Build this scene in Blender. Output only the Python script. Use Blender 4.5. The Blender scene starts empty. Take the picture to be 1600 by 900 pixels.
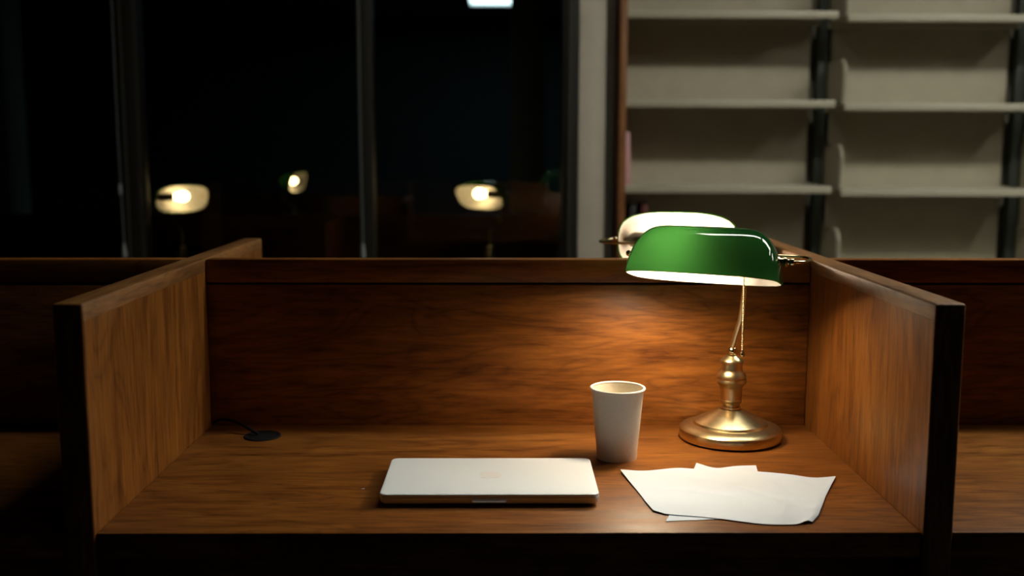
import bpy, bmesh, math, random
from mathutils import Vector, Matrix
random.seed(7)
R = math.radians
S = bpy.context.scene
COL = S.collection
DZ = 0.74                                   # height of the desk tops

# ------------------------------------------------------------------ camera
cam = bpy.data.objects.new('camera', bpy.data.cameras.new('camera'))
COL.objects.link(cam)
cam.data.lens = 36.634
cam.data.sensor_width = 36.0
cam.data.clip_start = 0.02
_p, _yaw, _roll = 0.1324, 0.0067, 0.0012
_f = Vector((math.sin(_yaw) * math.cos(_p), math.cos(_yaw) * math.cos(_p), -math.sin(_p)))
_r = Vector((math.cos(_yaw), -math.sin(_yaw), 0)); _u = _r.cross(_f)
_r2 = _r * math.cos(_roll) + _u * math.sin(_roll); _u2 = _u * math.cos(_roll) - _r * math.sin(_roll)
m = Matrix((_r2, _u2, -_f)).transposed().to_4x4()
m.translation = (-0.0067, 0, DZ + 0.4924)
cam.matrix_world = m
cam.data.dof.use_dof = True
cam.data.dof.focus_distance = 1.58
cam.data.dof.aperture_fstop = 2.8
S.camera = cam

# ------------------------------------------------------------------ world, exposure
W = bpy.data.worlds.new('night'); S.world = W; W.use_nodes = True
W.node_tree.nodes['Background'].inputs[0].default_value = (0.35, 0.75, 1.0, 1)
W.node_tree.nodes['Background'].inputs[1].default_value = 0.006
S.view_settings.view_transform = 'Standard'
S.view_settings.look = 'None'
S.view_settings.gamma = 1.0
S.view_settings.exposure = 0.0
S.view_settings.use_curve_mapping = False
S.cycles.max_bounces = 10
S.cycles.transparent_max_bounces = 12
S.cycles.sample_clamp_indirect = 6.0
S.cycles.blur_glossy = 0.5

BULB = 218.0        # desk lamp bulb radiance
BULB_FAR = 40.0     # the dimmer bulbs in the room beyond the glass
TROFFER = 21.0      # ceiling light over the bookshelves
TINT = (1.0, 0.77, 0.50)

# ------------------------------------------------------------------ materials
def new_mat(name):
    mt = bpy.data.materials.new(name); mt.use_nodes = True
    nt = mt.node_tree; nt.nodes.clear()
    out = nt.nodes.new('ShaderNodeOutputMaterial')
    return mt, nt, out
def N(nt, t, **kw):
    n = nt.nodes.new(t)
    for k, v in kw.items(): setattr(n, k, v)
    return n
def plain(name, col, rough=0.5, metal=0.0, noise=0.06, nscale=30.0, bump=0.0, spec=0.5, stretch=(1, 1, 1)):
    """base colour broken up a little by noise, with an optional bump"""
    mt, nt, out = new_mat(name)
    b = N(nt, 'ShaderNodeBsdfPrincipled')
    tc = N(nt, 'ShaderNodeTexCoord'); mp = N(nt, 'ShaderNodeMapping')
    mp.inputs['Scale'].default_value = stretch
    nz = N(nt, 'ShaderNodeTexNoise'); nz.inputs['Scale'].default_value = nscale; nz.inputs['Detail'].default_value = 5
    rp = N(nt, 'ShaderNodeValToRGB')
    rp.color_ramp.elements[0].position = 0.3; rp.color_ramp.elements[1].position = 0.7
    rp.color_ramp.elements[0].color = tuple(c * (1 - noise) for c in col) + (1,)
    rp.color_ramp.elements[1].color = tuple(min(1, c * (1 + noise)) for c in col) + (1,)
    L = nt.links.new
    L(tc.outputs['Object'], mp.inputs['Vector']); L(mp.outputs[0], nz.inputs['Vector'])
    L(nz.outputs[0], rp.inputs[0]); L(rp.outputs[0], b.inputs['Base Color'])
    b.inputs['Roughness'].default_value = rough; b.inputs['Metallic'].default_value = metal
    b.inputs['Specular IOR Level'].default_value = spec
    if bump:
        bp = N(nt, 'ShaderNodeBump'); bp.inputs['Strength'].default_value = bump; bp.inputs['Distance'].default_value = 0.001
        L(nz.outputs[0], bp.inputs['Height']); L(bp.outputs[0], b.inputs['Normal'])
    L(b.outputs[0], out.inputs[0])
    return mt
def wood(name, axis, dark, mid, light, rough=0.38, figure=1.0, spec=0.5, seed=0.0):
    """long grain along AXIS: wide cathedral figure, fine pores, slow blotches"""
    mt, nt, out = new_mat(name); L = nt.links.new
    b = N(nt, 'ShaderNodeBsdfPrincipled'); tc = N(nt, 'ShaderNodeTexCoord')
    def mapping(along, across):
        mp = N(nt, 'ShaderNodeMapping')
        s = [across] * 3; s['xyz'.index(axis)] = along
        mp.inputs['Scale'].default_value = s; mp.inputs['Location'].default_value = (seed, seed * 1.7, seed * 0.6)
        L(tc.outputs['Object'], mp.inputs['Vector']); return mp
    m1 = mapping(1.6, 9.0)
    n1 = N(nt, 'ShaderNodeTexNoise'); n1.inputs['Scale'].default_value = 1.0; n1.inputs['Detail'].default_value = 3; n1.inputs['Distortion'].default_value = 1.1 * figure
    L(m1.outputs[0], n1.inputs['Vector'])
    # bands of the figure: sine of the warped noise
    mul = N(nt, 'ShaderNodeMath', operation='MULTIPLY'); mul.inputs[1].default_value = 38.0 * figure
    L(n1.outputs[0], mul.inputs[0])
    s0 = N(nt, 'ShaderNodeMath', operation='SINE'); L(mul.outputs[0], s0.inputs[0])
    s1 = N(nt, 'ShaderNodeMath', operation='ABSOLUTE'); L(s0.outputs[0], s1.inputs[0])
    sn = N(nt, 'ShaderNodeMath', operation='POWER'); sn.inputs[1].default_value = 0.5; L(s1.outputs[0], sn.inputs[0])
    m2 = mapping(16.0, 170.0)
    n2 = N(nt, 'ShaderNodeTexNoise'); n2.inputs['Scale'].default_value = 1.0; n2.inputs['Detail'].default_value = 4; n2.inputs['Roughness'].default_value = 0.7
    L(m2.outputs[0], n2.inputs['Vector'])
    m3 = mapping(5.0, 42.0)
    n3 = N(nt, 'ShaderNodeTexNoise'); n3.inputs['Scale'].default_value = 1.0; n3.inputs['Detail'].default_value = 4
    L(m3.outputs[0], n3.inputs['Vector'])
    a = N(nt, 'ShaderNodeMath', operation='MULTIPLY_ADD'); a.inputs[1].default_value = 0.25; a.inputs[2].default_value = -0.62
    L(sn.outputs[0], a.inputs[0])
    b1 = N(nt, 'ShaderNodeMath', operation='MULTIPLY_ADD'); b1.inputs[1].default_value = 0.95
    L(n2.outputs[0], b1.inputs[0]); L(a.outputs[0], b1.inputs[2])
    b2 = N(nt, 'ShaderNodeMath', operation='MULTIPLY_ADD'); b2.inputs[1].default_value = 0.85
    L(n3.outputs[0], b2.inputs[0]); L(b1.outputs[0], b2.inputs[2])
    rp = N(nt, 'ShaderNodeValToRGB'); e = rp.color_ramp.elements
    e[0].position = 0.15; e[0].color = dark + (1,)
    e[1].position = 0.85; e[1].color = light + (1,)
    k = e.new(0.48); k.color = mid + (1,)
    L(b2.outputs[0], rp.inputs[0]); L(rp.outputs[0], b.inputs['Base Color'])
    rr = N(nt, 'ShaderNodeMapRange'); rr.inputs['To Min'].default_value = rough - 0.06; rr.inputs['To Max'].default_value = rough + 0.10
    L(n3.outputs[0], rr.inputs['Value']); L(rr.outputs[0], b.inputs['Roughness'])
    bp = N(nt, 'ShaderNodeBump'); bp.inputs['Strength'].default_value = 0.22; bp.inputs['Distance'].default_value = 0.0006
    L(n2.outputs[0], bp.inputs['Height']); L(bp.outputs[0], b.inputs['Normal'])
    b.inputs['Specular IOR Level'].default_value = spec
    L(b.outputs[0], out.inputs[0])
    return mt
def glow(name, col, strength):
    mt, nt, out = new_mat(name)
    e = N(nt, 'ShaderNodeEmission'); e.inputs[0].default_value = col + (1,); e.inputs[1].default_value = strength
    nt.links.new(e.outputs[0], out.inputs[0]); return mt

CH = ((0.085, 0.0245, 0.0045), (0.19, 0.065, 0.0108), (0.325, 0.122, 0.020))
M = {}
M['wood_x'] = wood('cherry_wood_along', 'x', *CH, spec=0.32)
M['wood_desk'] = wood('cherry_wood_desk', 'x', *CH, rough=0.42, seed=3.3, spec=0.22)
M['wood_z'] = wood('cherry_wood_upright', 'z', *CH, rough=0.36, figure=0.8, seed=1.1, spec=0.40)
M['wood_y'] = wood('cherry_wood_rail', 'y', (0.09, 0.033, 0.008), (0.19, 0.078, 0.019), (0.30, 0.135, 0.038), rough=0.48, seed=2.2, spec=0.42)
M['end_wood'] = wood('orange_wood', 'z', (0.14, 0.05, 0.014), (0.24, 0.09, 0.024), (0.33, 0.135, 0.04), rough=0.5, seed=5)
M['brass'] = plain('brushed_brass', (0.60, 0.475, 0.26), 0.30, 1.0, 0.08, 60, 0.05, stretch=(1, 1, 14))
M['brass_bright'] = plain('polished_brass', (0.72, 0.58, 0.33), 0.16, 1.0, 0.04, 40)
M['felt'] = plain('black_felt', (0.01, 0.01, 0.01), 0.95, 0, 0.3, 300)  # lamp pad felt, and the painted shade in the panel groove
M['alu'] = plain('silver_aluminium', (0.80, 0.875, 0.96), 0.48, 0.05, 0.02, 900, 0.02)
M['alu_side'] = plain('aluminium_side', (0.78, 0.80, 0.82), 0.45, 0.2, 0.02, 600)
M['mark'] = plain('white_mark_and_notch_glint', (0.80, 0.83, 0.88), 0.3, 0.0, 0.01, 50)  # lid mark, and the painted brightness of the finger notch
M['rubber'] = plain('black_rubber', (0.004, 0.0042, 0.0045), 0.75, 0, 0.2, 200, spec=0.15)
M['cup'] = plain('matt_white_paperboard', (0.87, 0.815, 0.69), 0.62, 0, 0.03, 260, 0.25)
M['cup_in'] = plain('cup_lining', (0.80, 0.78, 0.75), 0.45, 0, 0.02, 100)
M['paper'] = plain('white_paper', (0.68, 0.80, 0.97), 0.75, 0, 0.012, 40, 0.12)
M['shelf'] = plain('beige_grey_enamel', (0.43, 0.395, 0.30), 0.42, 0, 0.03, 25, 0.04)
M['shelf_back'] = plain('beige_grey_sheet', (0.40, 0.355, 0.265), 0.6, 0, 0.05, 14, 0.05)
M['post'] = plain('dark_green_grey_post', (0.06, 0.07, 0.058), 0.5, 0, 0.08, 30)
M['jamb'] = plain('beige_paint', (0.60, 0.53, 0.44), 0.6, 0, 0.04, 12, 0.05)
M['wall'] = plain('grey_brown_paint', (0.16, 0.14, 0.105), 0.8, 0, 0.05, 10)
M['room'] = plain('dark_paint', (0.05, 0.055, 0.055), 0.85, 0, 0.06, 6)
M['ceil'] = plain('ceiling_tile', (0.10, 0.10, 0.10), 0.9, 0, 0.08, 60, 0.2)
M['carpet'] = plain('dark_carpet', (0.035, 0.036, 0.04), 0.95, 0, 0.3, 220, 0.5)
M['frame'] = plain('bronze_window_frame', (0.022, 0.018, 0.013), 0.6, 0.2, 0.1, 20)
M['frame_lit'] = plain('lit_frame_edge_grey', (0.035, 0.032, 0.024), 0.7, 0.1, 0.06, 20)  # paler frame colour, stands in for light on the mullion edge
M['cord'] = plain('grey_blind_cord', (0.075, 0.085, 0.085), 0.5, 0, 0.05, 80)
M['tassel'] = plain('pale_plastic', (0.3, 0.32, 0.32), 0.35, 0, 0.03, 80)
M['steel'] = plain('white_enamel_fixture', (0.6, 0.6, 0.6), 0.4, 0, 0.02, 30)
M['far_paint'] = plain('pale_green_grey_paint', (0.42, 0.52, 0.46), 0.8, 0, 0.05, 8)
M['far_dark'] = plain('black_teal_paint', (0.012, 0.022, 0.026), 0.9, 0, 0.1, 4)
M['pink'] = plain('pink_book_cover', (0.62, 0.34, 0.36), 0.5, 0, 0.1, 30)
M['maroon'] = plain('maroon_book_cover', (0.12, 0.02, 0.02), 0.5, 0, 0.1, 30)
M['black_cover'] = plain('black_book_cover', (0.012, 0.012, 0.014), 0.5, 0, 0.1, 30)
M['pages'] = plain('book_pages', (0.55, 0.5, 0.42), 0.8, 0, 0.08, 400, stretch=(8, 1, 1))
M['socket'] = plain('dark_socket', (0.05, 0.045, 0.035), 0.4, 0.5, 0.1, 50)
M['bulb'] = glow('lamp_bulb', TINT, BULB)
M['bulb_far'] = glow('dim_lamp_bulb', (1.0, 0.60, 0.25), BULB_FAR)
M['bulb_soft'] = glow('softer_lamp_bulb', TINT, BULB * 0.9)
M['troffer'] = glow('fluorescent_diffuser', (1.0, 1.0, 0.86), TROFFER)
M['troffer_far'] = glow('far_fluorescent_diffuser', (0.82, 0.98, 1.0), 6.0)

def green_glass():
    mt, nt, out = new_mat('green_cased_glass'); L = nt.links.new
    d = N(nt, 'ShaderNodeBsdfDiffuse'); d.inputs[0].default_value = (0.002, 0.05, 0.012, 1)
    t = N(nt, 'ShaderNodeBsdfTranslucent'); t.inputs[0].default_value = (0.055, 0.27, 0.06, 1)
    g = N(nt, 'ShaderNodeBsdfGlossy'); g.inputs['Roughness'].default_value = 0.03; g.inputs[0].default_value = (1, 1, 1, 1)
    tc = N(nt, 'ShaderNodeTexCoord'); nz = N(nt, 'ShaderNodeTexNoise'); nz.inputs['Scale'].default_value = 14; nz.inputs['Detail'].default_value = 2
    L(tc.outputs['Object'], nz.inputs['Vector'])
    bp = N(nt, 'ShaderNodeBump'); bp.inputs['Strength'].default_value = 0.02; bp.inputs['Distance'].default_value = 0.002
    L(nz.outputs[0], bp.inputs['Height']); L(bp.outputs[0], g.inputs['Normal'])
    m1 = N(nt, 'ShaderNodeMixShader'); m1.inputs[0].default_value = 0.5
    L(d.outputs[0], m1.inputs[1]); L(t.outputs[0], m1.inputs[2])
    fr = N(nt, 'ShaderNodeFresnel'); fr.inputs[0].default_value = 1.52
    m2 = N(nt, 'ShaderNodeMixShader'); L(fr.outputs[0], m2.inputs[0]); L(m1.outputs[0], m2.inputs[1]); L(g.outputs[0], m2.inputs[2])
    L(m2.outputs[0], out.inputs[0]); return mt
def opal():
    mt, nt, out = new_mat('white_opal_glass'); L = nt.links.new
    d = N(nt, 'ShaderNodeBsdfDiffuse'); d.inputs[0].default_value = (0.43, 0.42, 0.41, 1)
    t = N(nt, 'ShaderNodeBsdfTranslucent'); t.inputs[0].default_value = (0.9, 0.9, 0.86, 1)
    m1 = N(nt, 'ShaderNodeMixShader'); m1.inputs[0].default_value = 0.07
    L(d.outputs[0], m1.inputs[1]); L(t.outputs[0], m1.inputs[2]); L(m1.outputs[0], out.inputs[0]); return mt
def dark_pane():
    mt, nt, out = new_mat('tinted_window_glass'); L = nt.links.new
    t = N(nt, 'ShaderNodeBsdfTransparent'); t.inputs[0].default_value = (0.62, 0.68, 0.68, 1)
    g = N(nt, 'ShaderNodeBsdfGlossy'); g.inputs['Roughness'].default_value = 0.02
    fr = N(nt, 'ShaderNodeFresnel'); fr.inputs[0].default_value = 1.45
    m1 = N(nt, 'ShaderNodeMixShader'); L(fr.outputs[0], m1.inputs[0]); L(t.outputs[0], m1.inputs[1]); L(g.outputs[0], m1.inputs[2])
    L(m1.outputs[0], out.inputs[0]); return mt
M['green'] = green_glass(); M['opal'] = opal(); M['pane'] = dark_pane()

# ------------------------------------------------------------------ mesh helpers
def add_box(bm, x0, x1, y0, y1, z0, z1, bevel=0.0, seg=2):
    r = bmesh.ops.create_cube(bm, size=1.0, matrix=Matrix.Translation(((x0 + x1) / 2, (y0 + y1) / 2, (z0 + z1) / 2)) @ Matrix.Diagonal((x1 - x0, y1 - y0, z1 - z0, 1)))
    if bevel:
        es = list({e for v in r['verts'] for e in v.link_edges})
        bmesh.ops.bevel(bm, geom=es, offset=bevel, segments=seg, profile=0.5, affect='EDGES', clamp_overlap=True)
def add_lathe(bm, prof, n=64, centre=(0, 0, 0), axis='z'):
    """PROF: (radius, height) pairs from one end to the other; radius 0 closes the end"""
    rings = []
    for r, h in prof:
        if r < 1e-7:
            rings.append([bm.verts.new((0, 0, h))])
        else:
            rings.append([bm.verts.new((r * math.cos(2 * math.pi * k / n), r * math.sin(2 * math.pi * k / n), h)) for k in range(n)])
    for a, b in zip(rings, rings[1:]):
        for k in range(n):
            q = [a[k % len(a)], a[(k + 1) % n % len(a)] if len(a) > 1 else a[0], b[(k + 1) % n % len(b)] if len(b) > 1 else b[0], b[k % len(b)]]
            u = []
            for v in q:
                if v not in u: u.append(v)
            if len(u) > 2:
                bm.faces.new(u)
    mx = Matrix.Translation(centre)
    if axis == 'x': mx = mx @ Matrix.Rotation(R(90), 4, 'Y')
    if axis == 'y': mx = mx @ Matrix.Rotation(R(-90), 4, 'X')
    bmesh.ops.transform(bm, matrix=mx, verts=[v for r in rings for v in r])
def catmull(P, n=10):
    P = [Vector(p) for p in P]; Q = [P[0] * 2 - P[1]] + P + [P[-1] * 2 - P[-2]]; out = []
    for i in range(1, len(Q) - 2):
        a, b, c, d = Q[i - 1:i + 3]
        for k in range(n):
            t = k / n
            out.append(0.5 * (2 * b + (c - a) * t + (2 * a - 5 * b + 4 * c - d) * t * t + (3 * b - a - 3 * c + d) * t ** 3))
    return out + [P[-1]]
def add_tube(bm, pts, r, n=14):
    pts = [Vector(p) for p in pts]; rad = r if isinstance(r, (list, tuple)) else [r] * len(pts)
    up = Vector((0.13, 0.31, 0.94)); rings = []
    for i, p in enumerate(pts):
        t = (pts[min(i + 1, len(pts) - 1)] - pts[max(i - 1, 0)]).normalized()
        s = t.cross(up)
        if s.length < 1e-4: s = t.cross(Vector((1, 0, 0)))
        s.normalize(); q = s.cross(t).normalized(); up = q
        rings.append([bm.verts.new(p + (s * math.cos(2 * math.pi * k / n) + q * math.sin(2 * math.pi * k / n)) * rad[i]) for k in range(n)])
    for a, b in zip(rings, rings[1:]):
        for k in range(n): bm.faces.new((a[k], a[(k + 1) % n], b[(k + 1) % n], b[k]))
    bm.faces.new(rings[0][::-1]); bm.faces.new(rings[-1])
def add_ball(bm, c, r, u=20, v=12, scale=(1, 1, 1)):
    bmesh.ops.create_uvsphere(bm, u_segments=u, v_segments=v, radius=r, matrix=Matrix.Translation(c) @ Matrix.Diagonal((*scale, 1)))
def obj(name, bm, mt, parent=None, smooth=True, angle=40):
    bmesh.ops.recalc_face_normals(bm, faces=bm.faces)
    me = bpy.data.meshes.new(name); bm.to_mesh(me); bm.free()
    me.materials.append(mt)
    if smooth:
        me.polygons.foreach_set('use_smooth', [True] * len(me.polygons))
        me.set_sharp_from_angle(angle=R(angle))
    o = bpy.data.objects.new(name, me); COL.objects.link(o)
    if parent: o.parent = parent
    return o
def box(name, mt, x0, x1, y0, y1, z0, z1, bevel=0.0, parent=None, seg=2):
    bm = bmesh.new(); add_box(bm, x0, x1, y0, y1, z0, z1, bevel, seg); return obj(name, bm, mt, parent)
def tag(o, label, cat, group=None):
    o['label'] = label; o['category'] = cat
    if group: o['group'] = group
    return o
def thing(name, label, cat, loc=(0, 0, 0), rz=0.0, group=None):
    o = bpy.data.objects.new(name, None); COL.objects.link(o); o.empty_display_size = 0.05
    o.location = loc; o.rotation_euler = (0, 0, rz); return tag(o, label, cat, group)
def struct(o): o['kind'] = 'structure'; return o

# ================================================================== the room
YW = 3.95                                   # the window glass
struct(box('floor', M['carpet'], -6.5, 6.5, -3.0, 13.0, -0.1, 0.0))
struct(box('ceiling', M['ceil'], -6.5, 6.5, -3.0, 13.0, 2.78, 2.88))
struct(box('wall_left', M['room'], -6.6, -6.5, -3.0, 13.0, 0, 2.78))
struct(box('wall_right', M['room'], 6.5, 6.6, -3.0, 13.0, 0, 2.78))
struct(box('wall_behind', M['room'], -6.5, 6.5, -3.1, -3.0, 0, 2.78))
struct(box('wall_bookshelves', M['wall'], 0.3645, 6.5, 4.22, 4.36, 0, 2.78))
struct(box('wall_under_window', M['room'], -6.5, 0.2645, 3.90, 4.02, 0, 0.70))
struct(box('wall_far', M['far_dark'], -6.5, 6.5, 12.9, 13.0, 0, 2.78))
# light window jamb
struct(box('trim_1', M['jamb'], 0.265, 0.364, 3.90, 4.30, 0, 2.78, 0.003))
struct(box('trim_2', M['wall'], 0.3645, 0.4065, 4.00, 4.21, 0, 2.78))
# the window: frame, mullions, glass
win = bpy.data.objects.new('window_1', None); COL.objects.link(win); struct(win); win.location = (0, YW, 0)
box('window_sill', M['frame'], -6.4, 0.206, -0.10, 0.07, 0.70, 0.735, 0.004, win)
box('window_head', M['frame'], -6.4, 0.206, -0.03, 0.05, 2.70, 2.78, 0.002, win)
for x0, x1, nm in ((-1.422, -1.366, 'mullion'), (-0.552, -0.498, 'mullion'), (-2.30, -2.244, 'mullion'), (0.206, 0.2648, 'window_frame')):
    bm = bmesh.new()
    add_box(bm, x0, x1, -0.045, 0.06, 0.735, 2.70, 0.003)
    fr = obj(nm, bm, M['frame'], win)
    xs = x0 if nm == 'mullion' else x0 + 0.016
    box('lit_edge', M['frame_lit'], xs + 0.002, xs + 0.014, -0.058, -0.0452, 0.735, 2.70, 0.002, fr)  # added strip, paints the lit edge onto each post
for x0, x1 in ((-2.244, -1.422), (-1.366, -0.552), (-0.498, 0.206), (-6.4, -2.30)):
    box('pane', M['pane'], x0, x1, 0.0, 0.006, 0.735, 2.70, 0, win).visible_shadow = True
def blind_cord(x, label, con_z):
    t = thing('blind_cord', label, 'blind cord', (x, YW - 0.10, 0), group='cords hanging at the window')
    bm = bmesh.new(); add_tube(bm, [(0, 0, 2.77), (0.001, 0, 2.0), (0, 0, 1.3), (0.004, 0, 0.885)], 0.0042, 10)
    obj('cord', bm, M['cord'], t)
    if con_z:
        bm = bmesh.new(); add_lathe(bm, [(0, -0.022), (0.006, -0.02), (0.008, 0), (0.006, 0.02), (0, 0.022)], 16, (0, 0, con_z)); obj('connector', bm, M['tassel'], t)
    bm = bmesh.new(); add_lathe(bm, [(0, -0.028), (0.009, -0.025), (0.010, -0.012), (0.006, 0.016), (0.0045, 0.026), (0, 0.028)], 16, (0.004, 0, 0.858)); obj('tassel', bm, M['tassel'], t)
blind_cord(-1.42, 'pale blind cord with two knobs beside the window post at far left', 1.085)
blind_cord(-0.537, 'pale blind cord hanging beside the middle window post', None)

# pale columns in the room beyond
struct(box('column_1', M['far_paint'], -3.07, -2.83, 6.00, 6.24, 0, 2.78, 0.004))
struct(box('column_2', M['far_paint'], 0.03, 0.24, 6.60, 6.81, 0, 2.78, 0.004))
# ceiling lights
def ceiling_light(x, y, w, d, mt, label, grp=None):
    t = thing('ceiling_light', label, 'ceiling light', (x, y, 2.78), group=grp)
    bm = bmesh.new()
    for a in ((-w / 2 - .03, w / 2 + .03, -d / 2 - .03, -d / 2), (-w / 2 - .03, w / 2 + .03, d / 2, d / 2 + .03), (-w / 2 - .03, -w / 2, -d / 2, d / 2), (w / 2, w / 2 + .03, -d / 2, d / 2)):
        add_box(bm, *a, -0.05, 0.0)
    obj('frame', bm, M['steel'], t)
    box('diffuser', mt, -w / 2, w / 2, -d / 2, d / 2, -0.035, -0.005, 0, t)
ceiling_light(0.70, 2.15, 1.20, 0.18, M['troffer'], 'long fluorescent ceiling light over the back panel of the carrels')
ceiling_light(2.15, 2.15, 1.30, 0.40, M['troffer'], 'fluorescent ceiling light farther along over the right carrels')
ceiling_light(4.10, 2.35, 0.22, 0.90, M['troffer'], 'short fluorescent ceiling light beyond the right carrels', 'short ceiling lights')
ceiling_light(4.75, 2.35, 0.22, 0.90, M['troffer'], 'short fluorescent ceiling light at the right wall', 'short ceiling lights')
ceiling_light(-0.03, 10.65, 0.68, 1.25, M['troffer_far'], 'bluish lit ceiling panel seen through the dark window at its top')

ceiling_light(2.9, 1.95, 0.22, 1.20, M['troffer'], 'fluorescent ceiling light over the carrels on the right')

# ================================================================== bookshelves
SY0, SY1 = 3.88, 4.17
ROWS = [0.10, 0.4667, 0.7827, 1.0987, 1.4116, 1.7316, 2.0476, 2.3636]   # top of each shelf
def bay(x0, x1, dz, label, end_panel=False, rows=ROWS):
    t = thing('bookshelf', label, 'bookshelf', (x0, SY0, 0), group='bays of metal shelving')
    w = x1 - x0
    for px in (-0.0155, w + 0.0005):
        if px < 0 and end_panel: continue
        box('upright', M['post'], px, px + 0.015, 0.235, 0.285, 0.0, 2.6, 0.002, t)
    box('back_panel', M['shelf_back'], 0.0 if end_panel else 0.026, w - 0.026, 0.262, 0.27, 0.06, 2.6, 0, t)
    for k, z in enumerate(rows):
        z += dz + (-0.002 if k == 3 else 0)
        bm = bmesh.new()
        add_box(bm, 0.001, w - 0.001, 0.010, 0.233, z - 0.004, z)
        s = obj('shelf', bm, M['shelf'], t)
        bm = bmesh.new(); add_box(bm, 0.001, w - 0.001, 0.0, 0.0098, z - 0.026, z + 0.001, 0.003); obj('front_lip', bm, M['shelf'], s)
        box('rear_lip', M['shelf'], 0.001, w - 0.001, 0.2335, 0.2425, z - 0.024, z + 0.004, 0.001, s)
        for bx, sx in (() if end_panel else ((0.004, 1),)):
            # end bracket: a plate with a rounded front top corner and a turned front edge
            prof = [(0.232, z + 0.0005), (0.045, z + 0.0005), (0.038, z + 0.06), (0.036, z + 0.112)] + \
                   [(0.036 + 0.05 * (1 - math.cos(a)), z + 0.112 + 0.051 * math.sin(a)) for a in [R(d) for d in range(15, 91, 15)]] + [(0.232, z + 0.163)]
            bm = bmesh.new()
            f0 = [bm.verts.new((bx, y, zz)) for y, zz in prof]; f1 = [bm.verts.new((bx + sx * 0.003, y, zz)) for y, zz in prof]
            bm.faces.new(f0); bm.faces.new(f1[::-1])
            for i in range(len(prof)):
                j = (i + 1) % len(prof); bm.faces.new((f0[i], f1[i], f1[j], f0[j]))
            br = obj('bracket', bm, M['shelf'], s, angle=30)
            bm = bmesh.new()
            edge = prof[1:-1]
            add_tube(bm, [(bx + sx * 0.008, y - 0.002, zz + (0.002 if i == 0 else 0)) for i, (y, zz) in enumerate(edge)], 0.005, 8)
            obj('turned_edge', bm, M['shelf'], br)
    if end_panel:
        box('end_panel', M['end_wood'], -0.0275, -0.001, -0.03, 0.285, 0.0, 2.6, 0.003, t)
bay(0.437, 1.209, 0.0, 'empty beige metal bookshelf bay beside the wooden end panel, nearest the window', True)
bay(1.241, 1.984, -0.011, 'empty beige metal bookshelf bay in the middle, above the right wooden partition')
bay(2.016, 2.76, -0.012, 'beige metal bookshelf bay cut off by the right picture edge')
def book(loc, w, h, d, lean, mt, label, grp=None):
    t = thing('book', label, 'book', loc, group=grp); t.rotation_euler = (0, lean, 0)
    bm = bmesh.new()
    add_box(bm, 0, 0.0025, 0, d, 0, h, 0.0008); add_box(bm, w - 0.0025, w, 0, d, 0, h, 0.0008); add_box(bm, 0, w, -0.0005, 0.0025, 0, h, 0.0008)
    obj('cover', bm, mt, t)
    box('pages', M['pages'], 0.0027, w - 0.0027, 0.0027, d - 0.004, 0.003, h - 0.003, 0, t)
book((0.441, 3.93, 1.0998), 0.024, 0.195, 0.15, R(-1.5), M['pink'], 'pink book leaning on the wooden end panel, on the third shelf')
book((0.452, 3.93, 0.7835), 0.022, 0.24, 0.16, R(3), M['black_cover'], 'black book standing behind the glowing white lamp, next to the maroon one', 'books on the lower shelf')
book((0.484, 3.93, 0.7835), 0.024, 0.25, 0.16, R(6), M['maroon'], 'maroon book leaning behind the glowing white lamp, beside the black one', 'books on the lower shelf')

# ================================================================== carrels
YF, YB, YE = 1.2917, 1.829, 2.262           # front of the partitions, front of the back panel, far end
XI, XO = 0.535, 0.574
def edge_box(name, mt, x0, x1, y0, y1, z0, z1, bev, parent, top):
    bm = bmesh.new(); add_box(bm, x0, x1, y0, y1, z0, z1)
    es = [e for e in bm.edges if abs(e.verts[0].co.z - e.verts[1].co.z) > 1e-4 or (top and min(v.co.z for v in e.verts) > z1 - 1e-5)]
    bmesh.ops.bevel(bm, geom=es, offset=bev, segments=3, profile=0.5, affect='EDGES', clamp_overlap=True)
    return obj(name, bm, mt, parent)
def side_panel(x0, x1, parent, name='side_panel'):
    ox, oy = parent.location.x, parent.location.y
    s = edge_box(name, M['wood_z'], x0 - ox, x1 - ox, YF - oy, YE - oy, 0.0, DZ + 0.2778, 0.004, parent, False)
    edge_box('top_rail', M['wood_y'], x0 - ox, x1 - ox, YF - oy, YE - oy, DZ + 0.2780, DZ + 0.3005, 0.004, s, True)
    return s
def carrel(xa, xb, label, sides, front=True):
    t = thing('study_carrel', label, 'desk', ((xa + xb) / 2, YF, 0), group='study carrels in a row')
    a, b = -(xb - xa) / 2, (xb - xa) / 2
    y0 = 0.004
    box('desktop', M['wood_desk'], a + 0.0006, b - 0.0006, y0, YB - YF - 0.0005, DZ - 0.034, DZ, 0.0022, t)
    bp_ = box('back_panel', M['wood_x'], a + 0.0010, b - 0.0010, YB - YF, YB - YF + 0.030, 0.30, DZ + 0.2545, 0.0015, t)
    box('top_rail', M['wood_x'], a + 0.0010, b - 0.0010, YB - YF - 0.001, YB - YF + 0.031, DZ + 0.2585, DZ + 0.2995, 0.0022, bp_)
    box('groove_shade', M['felt'], a + 0.0010, b - 0.0010, YB - YF + 0.006, YB - YF + 0.026, DZ + 0.2546, DZ + 0.2584, 0, bp_)  # black filler painting the shade inside the groove under the rail
    box('apron', M['wood_x'], a + 0.0006, b - 0.0006, 0.09, 0.115, DZ - 0.13, DZ - 0.0345, 0.002, t)
    for x0, x1 in sides: side_panel(x0, x1, t)
    return t
carrel(-XI, XI, 'wooden study carrel in front, holding the laptop, the paper cup and the green lamp', ((-XO, -XI), (XI, XO)))
carrel(-XO - 2 * XI, -XO, 'dark unlit study carrel left of the lamp-lit one', ((-XO - 2 * XI - 0.039, -XO - 2 * XI),))
carrel(XO, XO + 2 * XI, 'dim empty study carrel right of the lamp-lit one', ((XO + 2 * XI, XO + 2 * XI + 0.039),))
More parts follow.
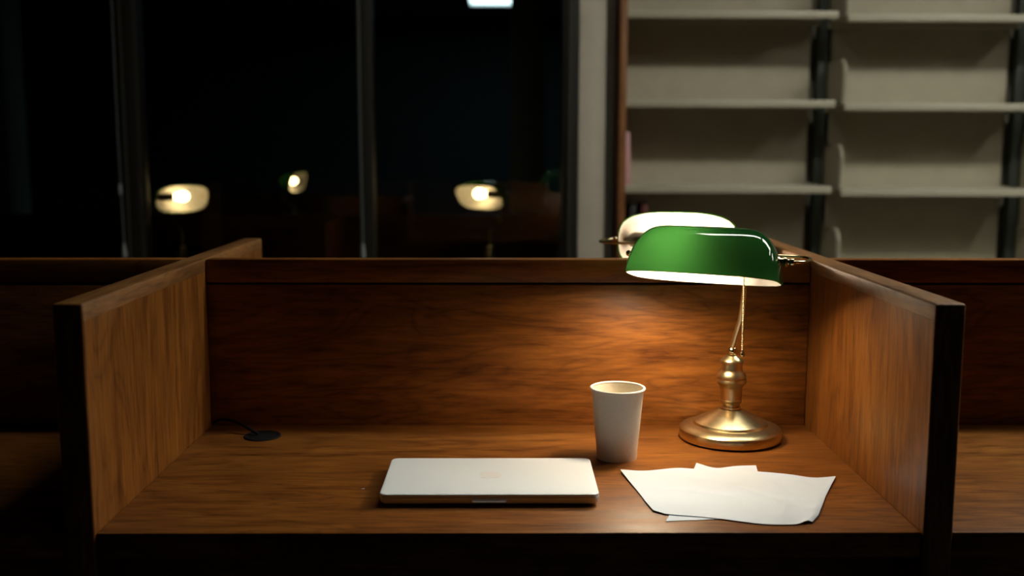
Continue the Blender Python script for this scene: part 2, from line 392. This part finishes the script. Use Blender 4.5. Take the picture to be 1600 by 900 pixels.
t = thing('study_carrel', 'study carrel on the far side of the back panel, under the glowing white lamp', 'desk', (0, YB + 0.03, 0), group='study carrels in a row')
box('desktop', M['wood_desk'], -XI + 0.0006, XI - 0.0006, 0.002, YE - YB - 0.034, DZ - 0.034, DZ, 0.0022, t)
box('apron', M['wood_x'], -XI + 0.0006, XI - 0.0006, 0.26, 0.285, DZ - 0.13, DZ - 0.0345, 0.002, t)
# carrels in the room beyond the glass
def far_carrel(xa, xb, y, label, sides):
    t = thing('study_carrel', label, 'desk', ((xa + xb) / 2, y, 0), group='dark study carrels beyond the window')
    a, b = -(xb - xa) / 2, (xb - xa) / 2
    box('desktop', M['wood_desk'], a + 0.001, b - 0.001, 0, 0.62, DZ - 0.10, DZ - 0.065, 0.003, t)
    box('back_panel', M['wood_x'], a + 0.001, b - 0.001, 0.6205, 0.65, 0.0, DZ + 0.19, 0.003, t)
    for k in sides:
        x = (a, b)[k]
        box('side_panel', M['wood_z'], x - 0.018, x + 0.0005, 0, 0.65, 0.0, DZ + 0.19, 0.003, t)
far_carrel(-2.6, -0.78, 4.24, 'dark study carrel beyond the window, holding the lamp with the green edge', (0,))
far_carrel(-0.74, 0.24, 4.24, 'dark study carrel beyond the window, holding the yellowish lamp near the jamb', (0,))
far_carrel(-2.2, -0.6, 6.10, 'dark study carrel farthest off, holding the small faint lamp', (0, 1))

# ================================================================== banker lamps
A_, B_, H_, AT = 0.1225, 0.061, 0.083, 0.062
def dome(bm, ins, nu=96, nv=22, thick_lip=0.0):
    """half-barrel shade: rounded oblong rim, quarter-round ends, ridge along the crown; INS shrinks it inwards"""
    a, b, h = A_ - ins, B_ - ins, H_ - ins
    rings = []
    def pt(u, th):
        c, s = math.cos(u), math.sin(u)
        e = 2 / 3.2
        cx = math.copysign(abs(c) ** e, c); cy = math.copysign(abs(s) ** e, s)
        w = math.cos(th); fl = 1 + 0.012 * (1 - math.sin(th)) ** 6
        wx = w ** 0.85; wy = w ** 0.88
        return ((AT + (a - AT) * wx) * cx * fl, b * wy * cy * fl, h * math.sin(th))
    for j in range(nv + 1):
        th = (math.pi / 2) * (j / nv) ** 0.9
        if j == nv: th = math.pi / 2 - 0.012
        rings.append([bm.verts.new(pt(2 * math.pi * k / nu, th)) for k in range(nu)])
    for p, q in zip(rings, rings[1:]):
        for k in range(nu): bm.faces.new((p[k], p[(k + 1) % nu], q[(k + 1) % nu], q[k]))
    bm.faces.new(rings[-1])
    if thick_lip:
        lip = [bm.verts.new((v.co.x * (1 - thick_lip / A_), v.co.y * (1 - thick_lip / B_), -0.0006)) for v in rings[0]]
        for k in range(nu): bm.faces.new((rings[0][(k + 1) % nu], rings[0][k], lip[k], lip[(k + 1) % nu]))
PIV = 0.034                                 # the pivot lies this far above the rim
def banker_lamp(label, x, y, z, yaw, tilt, c=(0, -0.115, 0.32), stem=None, bulb='bulb', flip=False, bulb_x=0.0, roll=0.0, chain=None, knob_off=0.0):
    t = thing('banker_lamp', label, 'lamp', (x, y, z), yaw, group='brass banker lamps')
    bm = bmesh.new()
    add_lathe(bm, [(0, 0.002), (0.083, 0.002), (0.0862, 0.0035), (0.0868, 0.006), (0.0868, 0.0155), (0.0858, 0.0185), (0.083, 0.021), (0.074, 0.0245), (0.0665, 0.0262), (0.0635, 0.0268),
                   (0.0622, 0.0285), (0.0610, 0.0305), (0.056, 0.0335), (0.046, 0.0385), (0.036, 0.0435), (0.028, 0.0475), (0.0215, 0.0505), (0.0185, 0.052), (0, 0.052)], 96)
    b = obj('base', bm, M['brass'], t, angle=24)
    bm = bmesh.new(); add_lathe(bm, [(0, 0.0), (0.080, 0.0), (0.080, 0.0019), (0, 0.0019)], 64); obj('felt_pad', bm, M['felt'], b)
    bm = bmesh.new()
    add_lathe(bm, [(0, 0.0522), (0.0155, 0.0522), (0.0172, 0.0535), (0.0172, 0.0565), (0.0135, 0.058), (0.0135, 0.0605), (0.0165, 0.062), (0.0182, 0.0645), (0.0186, 0.068), (0.0178, 0.0695),
                   (0.0180, 0.071), (0.0182, 0.088), (0.0195, 0.0925), (0.0225, 0.0955), (0.0252, 0.0985), (0.0258, 0.1005), (0.0252, 0.1025), (0.0240, 0.105), (0.0252, 0.1085), (0.0240, 0.1125),
                   (0.0205, 0.117), (0.0182, 0.120), (0.0178, 0.122), (0.0180, 0.1315), (0.0192, 0.133), (0.0196, 0.1345), (0.0190, 0.1365), (0.0155, 0.140), (0.0105, 0.1435), (0.0088, 0.145), (0, 0.145)], 72)
    obj('column', bm, M['brass'], t, angle=32)
    bm = bmesh.new(); add_ball(bm, (0, 0, 0.1525), 0.0082, 28, 18); obj('ball_joint', bm, M['brass_bright'], t)
    C = Vector(c)
    if stem is None: stem = [(0, 0, 0.158), (0, -0.002, 0.20), (0, -0.008, 0.25), (0, C.y + 0.087, 0.30), (0, C.y + 0.085, C.z)]
    bm = bmesh.new(); add_tube(bm, catmull(stem, 8), 0.0046, 16); obj('stem', bm, M['brass'], t)
    sx = stem[-1][0] - C.x
    # yoke: pivot - turn - straight rod behind the shade - turn - pivot
    a = A_ - 0.003
    half = [(a + 0.012, 0.0), (a + 0.024, 0.003), (a + 0.034, 0.018), (a + 0.0375, 0.042), (a + 0.033, 0.066), (a + 0.020, 0.080), (a - 0.01, 0.085), (a - 0.06, 0.085)]
    path = [(px, py, 0) for px, py in half[:-1]] + [((half[-1][0] + sx) / 2 + 0.01, 0.085, 0), (sx, 0.085, 0)]
    RM = Matrix.Rotation(roll, 4, 'Y')
    bm = bmesh.new(); add_tube(bm, catmull(path, 8), 0.0027, 14)
    add_lathe(bm, [(0, -0.012), (0.0065, -0.011), (0.0072, -0.006), (0.0072, 0.006), (0.0065, 0.011), (0, 0.012)], 20, (sx, 0.085, 0))
    bmesh.ops.transform(bm, matrix=Matrix.Translation(C) @ RM, verts=bm.verts)
    obj('yoke', bm, M['brass_bright'], t)
    bm = bmesh.new(); add_lathe(bm, [(0, -0.009), (0.0035, -0.0085), (0.0050, -0.006), (0.0050, -0.003), (0.0028, -0.0015), (0.0028, 0.004), (0, 0.004)], 20, (0, 0, 0), 'x')
    bmesh.ops.transform(bm, matrix=Matrix.Translation(C) @ RM @ Matrix.Translation((-a - 0.002, 0, 0)), verts=bm.verts)
    obj('end_screw', bm, M['brass_bright'], t)
    for s in (1,):
        bm = bmesh.new()
        prof = [(0, -0.010), (0.0085, -0.0095), (0.0090, -0.006), (0.0060, -0.003), (0.0060, 0.001), (0.0078, 0.002), (0.0080, 0.006), (0.0050, 0.0085), (0.0048, 0.011), (0.0062, 0.013), (0.0058, 0.017), (0, 0.0185)]
        add_lathe(bm, prof, 24, (0, 0, 0), 'x')
        if s < 0: bmesh.ops.rotate(bm, cent=(0, 0, 0), matrix=Matrix.Rotation(math.pi, 3, 'Z'), verts=bm.verts)
        bmesh.ops.transform(bm, matrix=Matrix.Translation(C) @ RM @ Matrix.Translation((s * (a + 0.0035), 0, 0)), verts=bm.verts)
        obj('knob', bm, M['brass_bright'], t)
    # the shade turns on the pivots
    TM = Matrix.Translation(C) @ RM @ Matrix.Rotation(tilt, 4, 'X') @ Matrix.Translation((0, 0, -PIV))
    bm = bmesh.new(); dome(bm, 0.0, thick_lip=0.0028); bmesh.ops.transform(bm, matrix=TM, verts=bm.verts)
    sh = obj('shade', bm, M['green'], t, angle=60); sh['label'] = 'green glass shade'
    bm = bmesh.new(); dome(bm, 0.0030); bmesh.ops.transform(bm, matrix=TM, verts=bm.verts)
    ln = obj('lining', bm, M['opal'], sh, angle=60); ln['label'] = 'white inside of the shade'
    # socket and bulb lie along the shade
    KM = Matrix.Translation(C) @ RM @ Matrix.Rotation(tilt, 4, 'X') @ Matrix.Rotation(math.pi if flip else 0.0, 4, 'Z') @ Matrix.Translation((bulb_x, 0, 0))
    bm = bmesh.new(); add_lathe(bm, [(0, -0.006), (0.013, -0.006), (0.0165, -0.002), (0.0168, 0.052), (0.0140, 0.060), (0.0080, 0.066), (0.0050, 0.070), (0.0050, 0.118 - bulb_x), (0, 0.118 - bulb_x)], 28, (0, 0, -0.004), 'x')
    bmesh.ops.transform(bm, matrix=KM, verts=bm.verts); obj('socket', bm, M['socket'], t)
    bm = bmesh.new(); add_lathe(bm, [(0, -0.080), (0.009, -0.078), (0.016, -0.073), (0.0205, -0.065), (0.022, -0.055), (0.0205, -0.044), (0.017, -0.032), (0.0135, -0.020), (0.0122, -0.0065), (0, -0.0065)], 28, (0, 0, -0.004), 'x')
    bmesh.ops.transform(bm, matrix=KM, verts=bm.verts); obj('bulb', bm, M[bulb], t)
    if chain:
        p0, p1 = Vector(chain[0]), Vector(chain[1]); nb = 40
        bm = bmesh.new()
        for k in range(nb):
            f = k / (nb - 1); q = p0.lerp(p1, f) + Vector((0.0006 * math.sin(f * 5), 0, 0))
            bmesh.ops.create_icosphere(bm, subdivisions=2, radius=0.0016, matrix=Matrix.Translation(q))
        add_tube(bm, [p0, p1], 0.0004, 6)
        ch = obj('pull_chain', bm, M['brass_bright'], t)
        bm = bmesh.new(); add_lathe(bm, [(0, -0.0048), (0.0025, -0.0042), (0.0042, -0.002), (0.0045, 0.0005), (0.0038, 0.003), (0.0018, 0.005), (0.0016, 0.007), (0, 0.0072)], 20, p1 - Vector((0, 0, 0.004))); obj('pull_ball', bm, M['brass_bright'], ch)
    return t
LX, LY, LYAW = 0.380, 1.741, R(-25)
def lamp_local(px, py, pz):
    dx, dy = px - LX, py - LY; c_, s_ = math.cos(-LYAW), math.sin(-LYAW)
    return (c_ * dx - s_ * dy, s_ * dx + c_ * dy, pz)
banker_lamp('brass banker lamp with green glass shade standing on the front desk', LX, LY, DZ, LYAW, R(-14),
            c=lamp_local(0.311, 1.65, 0.322),
            stem=[lamp_local(*p) for p in ((0.3795, 1.740, 0.158), (0.3844, 1.732, 0.1855), (0.3891, 1.725, 0.2107), (0.3907, 1.718, 0.2403), (0.3900, 1.711, 0.270), (0.3885, 1.7065, 0.322))],
            chain=(lamp_local(0.3768, 1.66, 0.300), lamp_local(0.3784, 1.66, 0.1665)), roll=R(0.6))
banker_lamp('glowing lamp with its bright white opening turned to us, behind the back panel', 0.316, 2.042, DZ, R(160), R(92), c=(0, -0.115, 0.304), bulb='bulb_soft', bulb_x=0.042)
def far_lamp(label, cx, cy, cz, yaw, tilt, dx, dy, flip=False):
    """shade centre at CX, CY, CZ; foot DX, DY away from it"""
    c_, s_ = math.cos(yaw), math.sin(yaw)
    banker_lamp(label, cx + dx, cy + dy, DZ - 0.065, yaw, tilt, c=(-(c_ * dx + s_ * dy), -(-s_ * dx + c_ * dy), cz - DZ + 0.065), bulb='bulb_far', flip=flip, bulb_x=0.035,
                stem=[(0, 0, 0.158), (0, 0.0, 0.19), (0, 0.015, 0.22), (0.0, 0.07, 0.255), (-(c_ * dx + s_ * dy), 0.085 - (-s_ * dx + c_ * dy), cz - DZ + 0.065)])
far_lamp('lit banker lamp with a green edge, left one beyond the window', -1.398, 4.46, DZ + 0.292, R(48), R(-72), 0.0, 0.025, True)
far_lamp('lit yellowish banker lamp beyond the window, near the jamb', -0.100, 4.46, DZ + 0.306, R(-38), R(-60), 0.028, 0.03)
far_lamp('small faint lamp farthest off, between the two others beyond the window', -1.27, 6.25, DZ + 0.305, R(80), R(-74), 0.0, 0.03)

# ================================================================== things on the desk
# laptop, closed
def rounded_slab(bm, x0, x1, y0, y1, levels, rc, n=8):
    """LEVELS: (z, inset) from bottom to top; rounded corners of radius RC in plan"""
    rings = []
    for z, ins in levels:
        pts = []
        r_ = max(rc - ins, 0.001)
        for cx, cy, a0 in ((x1 - rc, y1 - rc, 0), (x0 + rc, y1 - rc, 90), (x0 + rc, y0 + rc, 180), (x1 - rc, y0 + rc, 270)):
            for k in range(n + 1):
                an = R(a0 + 90 * k / n); pts.append((cx + r_ * math.cos(an), cy + r_ * math.sin(an), z))
        rings.append([bm.verts.new(p) for p in pts])
    bm.faces.new(rings[0][::-1]); bm.faces.new(rings[-1])
    for p, q in zip(rings, rings[1:]):
        for k in range(len(p)): bm.faces.new((p[k], p[(k + 1) % len(p)], q[(k + 1) % len(p)], q[k]))
t = thing('laptop', 'closed silver laptop lying on the wooden desk', 'laptop', (-0.0285, 1.480, DZ))
LW, LD = 0.153, 0.086
bm = bmesh.new(); rounded_slab(bm, -LW, LW, -LD, LD, [(0.0030, 0.006), (0.0036, 0.0035), (0.0052, 0.0015), (0.0075, 0.0003), (0.0128, 0.0), (0.0131, 0.0003)], 0.011)
obj('base', bm, M['alu_side'], t, angle=35)
bm = bmesh.new(); rounded_slab(bm, -LW, LW, -LD, LD, [(0.0137, 0.0004), (0.0140, 0.0), (0.0166, 0.0), (0.0176, 0.0004), (0.0183, 0.0016), (0.0186, 0.0032)], 0.011)
lid = obj('lid', bm, M['alu'], t, angle=35)
box('hinge_gap', M['rubber'], -LW + 0.004, LW - 0.004, -LD + 0.003, LD - 0.003, 0.0130, 0.0138, 0, t)
bm = bmesh.new()
prof = [(-0.0235, 0.0084), (-0.0225, 0.0080), (0.0225, 0.0080), (0.0235, 0.0084), (0.0235, 0.0128), (-0.0235, 0.0128)]
f0 = [bm.verts.new((x, -LD - 0.0004 - 0.65 * (0.0128 - z), z)) for x, z in prof]; f1 = [bm.verts.new((x, -LD + 0.004, z)) for x, z in prof]
bm.faces.new(f0); bm.faces.new(f1[::-1])
for i in range(6): bm.faces.new((f0[i], f0[(i + 1) % 6], f1[(i + 1) % 6], f1[i]))
nt_ = obj('finger_notch', bm, M['mark'], t); nt_['label'] = 'finger notch in the front edge, painted bright'  # paler colour and outward slope imitate light caught in the notch
for fx in (-0.125, 0.125):
    for fy in (-0.062, 0.062):
        bm = bmesh.new(); add_lathe(bm, [(0, 0), (0.008, 0), (0.009, 0.001), (0.009, 0.0032), (0, 0.0032)], 20, (fx, fy, 0)); obj('rubber_foot', bm, M['rubber'], t)
# bitten fruit mark on the lid, upside down to the sitter
bm = bmesh.new()
def flat(poly, z0, z1):
    f0 = [bm.verts.new((x, y, z0)) for x, y in poly]; f1 = [bm.verts.new((x, y, z1)) for x, y in poly]
    bm.faces.new(f0[::-1]); bm.faces.new(f1)
    for i in range(len(poly)):
        j = (i + 1) % len(poly); bm.faces.new((f0[i], f0[j], f1[j], f1[i]))
half = [(0.0, -0.46), (0.10, -0.50), (0.22, -0.49), (0.34, -0.38), (0.42, -0.22), (0.46, -0.08)]
right = half + [(0.38, -0.02), (0.335, 0.07), (0.335, 0.17), (0.37, 0.26), (0.43, 0.31), (0.36, 0.38), (0.24, 0.42), (0.12, 0.40), (0.0, 0.365)]
left = [(-0.12, 0.40), (-0.24, 0.425), (-0.36, 0.38), (-0.44, 0.28), (-0.475, 0.12), (-0.465, -0.05), (-0.41, -0.22), (-0.33, -0.38), (-0.22, -0.49), (-0.10, -0.50)]
ms = 0.034
flat([(-x * ms, -y * ms) for x, y in right + left], 0.01862, 0.01878)
leaf = [(-0.005, 0.44), (0.0, 0.53), (0.05, 0.61), (0.12, 0.655), (0.17, 0.66), (0.165, 0.58), (0.115, 0.50), (0.05, 0.455)]
flat([(-x * ms, -y * ms) for x, y in leaf], 0.01862, 0.01878)
mk = obj('mark', bm, M['mark'], lid, smooth=False); mk['label'] = 'polished bitten fruit mark'

# paper cup
t = thing('paper_cup', 'plain white paper cup standing behind the laptop and beside the lamp', 'cup', (0.1735, 1.630, DZ))
bm = bmesh.new()
add_lathe(bm, [(0.0298, 0.006), (0.0304, 0.0), (0.0322, 0.0), (0.0324, 0.0035), (0.0323, 0.0055), (0.0415, 0.1125), (0.0402, 0.1128), (0.0310, 0.0075), (0.0298, 0.006)], 80)
obj('body', bm, M['cup'], t, angle=50)
bm = bmesh.new(); add_lathe(bm, [(0, 0.0062), (0.0297, 0.0062), (0.0305, 0.0068), (0.0305, 0.0075), (0, 0.0075)], 64); obj('bottom', bm, M['cup_in'], t)
bm = bmesh.new()
add_lathe(bm, [(0.0424 + 0.0021 * math.cos(a), 0.1140 + 0.0021 * math.sin(a)) for a in [2 * math.pi * k / 14 for k in range(15)]], 80)
obj('rolled_rim', bm, M['cup_in'], t)

# two sheets of paper
def lerp_poly(P, f):
    P = [Vector(p) for p in P]; L = [0]
    for a, b in zip(P, P[1:]): L.append(L[-1] + (b - a).length)
    d = f * L[-1]
    for i in range(len(P) - 1):
        if d <= L[i + 1] + 1e-9:
            return P[i].lerp(P[i + 1], (d - L[i]) / max(L[i + 1] - L[i], 1e-9))
    return P[-1]
def sheet(name, top, bot, left, right, creases, label, org, n=56, m_=44, z_off=0.0):
    t_ = [lerp_poly(catmull(top, 8), k / n) for k in range(n + 1)]; b_ = [lerp_poly(catmull(bot, 8), k / n) for k in range(n + 1)]
    l_ = [lerp_poly(catmull(left, 8), k / m_) for k in range(m_ + 1)]; r_ = [lerp_poly(catmull(right, 1), k / m_) for k in range(m_ + 1)]
    bm = bmesh.new(); g = []
    for j in range(m_ + 1):
        v = j / m_; row = []
        for i in range(n + 1):
            u = i / n
            p = t_[i] * (1 - v) + b_[i] * v + l_[j] * (1 - u) + r_[j] * u - (t_[0] * (1 - u) * (1 - v) + t_[n] * u * (1 - v) + b_[0] * (1 - u) * v + b_[n] * u * v)
            for (ax, ay, bx, by, hgt, wid) in creases:
                a, b = Vector((ax, ay)), Vector((bx, by)); q = Vector((u, v)); f = max(0, min(1, (q - a).dot(b - a) / (b - a).length_squared))
                d = (q - a.lerp(b, f)).length
                p.z += hgt * math.exp(-d / wid)
            p.z = max(p.z, 0.0006) + z_off
            row.append(bm.verts.new((p.x - org[0], p.y - org[1], p.z)))
        g.append(row)
    th = 0.00028
    h = [[bm.verts.new(v.co - Vector((0, 0, th))) for v in row] for row in g]
    for j in range(m_):
        for i in range(n):
            bm.faces.new((g[j][i], g[j + 1][i], g[j + 1][i + 1], g[j][i + 1])); bm.faces.new((h[j][i], h[j][i + 1], h[j + 1][i + 1], h[j + 1][i]))
    rim = [(0, i) for i in range(n)] + [(j, n) for j in range(m_)] + [(m_, i) for i in range(n, 0, -1)] + [(j, 0) for j in range(m_, 0, -1)]
    for (p, q), (u, w) in zip(rim, rim[1:] + rim[:1]): bm.faces.new((g[p][q], g[u][w], h[u][w], h[p][q]))
    o = obj(name, bm, M['paper'], angle=50)
    o.location = (org[0], org[1], DZ); return tag(o, label, 'paper', 'loose sheets of paper')
s2_top = [(0.2942, 1.5863, .004), (0.3211, 1.5693, .001), (0.3548, 1.5775, .0015), (0.3855, 1.5759, .003)]
s2_bot = [(0.2074, 1.3345, .0012), (0.2336, 1.3381, .001), (0.2563, 1.3404, .001), (0.335, 1.35, .001)]
sheet('paper_sheet', s2_top, s2_bot, [s2_top[0], (0.285, 1.56, .001), (0.245, 1.44, .0004), s2_bot[0]], [s2_top[3], (0.381, 1.54, .0006), (0.358, 1.44, .0004), s2_bot[3]], [],
      'white paper sheet lying underneath the wider one, its corners showing', (0.30, 1.46), 30, 30)
s1_top = [(0.1705, 1.552, 0.0035), (0.2089, 1.5508, 0.0018), (0.259, 1.5624, 0.0025), (0.2851, 1.5581, 0.0025), (0.3205, 1.5569, 0.0018), (0.3541, 1.552, 0.0018), (0.3875, 1.5433, 0.0022), (0.4254, 1.532, 0.002), (0.459, 1.517, 0.0015), (0.4927, 1.5191, 0.003)]
s1_bot = [(0.1962, 1.3737, 0.002), (0.2051, 1.3656, 0.0018), (0.2154, 1.3586, 0.0016), (0.2488, 1.3513, 0.0015), (0.2815, 1.3417, 0.0014), (0.3091, 1.331, 0.0013), (0.3327, 1.3228, 0.0012), (0.3575, 1.3204, 0.0012), (0.3776, 1.3212, 0.0013), (0.3895, 1.3261, 0.003), (0.396, 1.3282, 0.004), (0.4012, 1.3281, 0.0018)]
s1_left = [(0.1705, 1.552, 0.0035), (0.1783, 1.5004, 0.002), (0.1864, 1.4482, 0.0012), (0.1904, 1.412, 0.002), (0.1962, 1.3737, 0.002)]
s1_right = [(0.4927, 1.5191, 0.003), (0.4717, 1.4757, 0.002), (0.4512, 1.4331, 0.0014), (0.4378, 1.4011, 0.0018), (0.4176, 1.3544, 0.002), (0.4012, 1.3281, 0.0018)]
sheet('paper_sheet', s1_top, s1_bot, s1_left, s1_right,
      [(0.55, 0.35, 0.95, 0.75, 0.0022, 0.05), (0.72, 0.15, 0.86, 0.50, 0.0016, 0.04), (0.15, 0.45, 0.5, 0.55, 0.0012, 0.06), (0.80, 0.55, 0.78, 0.85, 0.0018, 0.03), (0.3, 0.2, 0.6, 0.3, 0.0010, 0.06)],
      'wide crumpled white paper sheet lying on top of the other', (0.33, 1.43), 72, 56, z_off=0.0006)

# cable hole with its cap, and the cord
t = thing('cable_grommet', 'black round cable grommet in the back left of the desktop', 'cable grommet', (-0.4258, 1.7533, DZ))
bm = bmesh.new(); add_lathe(bm, [(0.024, 0.0002), (0.0315, 0.0002), (0.0318, 0.0012), (0.0305, 0.0026), (0.0265, 0.0028), (0.024, 0.0012), (0.024, 0.0002)], 48); obj('ring', bm, M['rubber'], t)
bm = bmesh.new(); add_lathe(bm, [(0, 0.0003), (0.0238, 0.0003), (0.0238, 0.0018), (0.022, 0.0022), (0, 0.0022)], 48); obj('cap', bm, M['rubber'], t)
bm = bmesh.new(); add_tube(bm, catmull([(-0.4330, 1.753, 0.0045), (-0.4426, 1.757, 0.0085), (-0.4618, 1.774, 0.0135), (-0.4858, 1.794, 0.0165), (-0.5129, 1.811, 0.0150), (-0.5300, 1.822, 0.0060)], 8), 0.0026, 12)
o = obj('power_cord', bm, M['rubber']); bmesh_off = Vector((-0.48, 1.79, 0))
for v in o.data.vertices: v.co -= bmesh_off
o.location = (-0.48, 1.79, DZ); tag(o, 'thin black cord curving from the desk grommet into the back left corner', 'cord')
bm = bmesh.new()
add_box(bm, -0.0024, 0.0024, -0.0008, 0.0008, 0.0, 0.0007, 0.0003)
o = obj('paper_crumb', bm, M['paper']); o.location = (-0.2144, 1.472, DZ); o.rotation_euler = (0, 0, 0.3); tag(o, 'tiny white paper crumb on the bare desk left of the laptop', 'crumb')
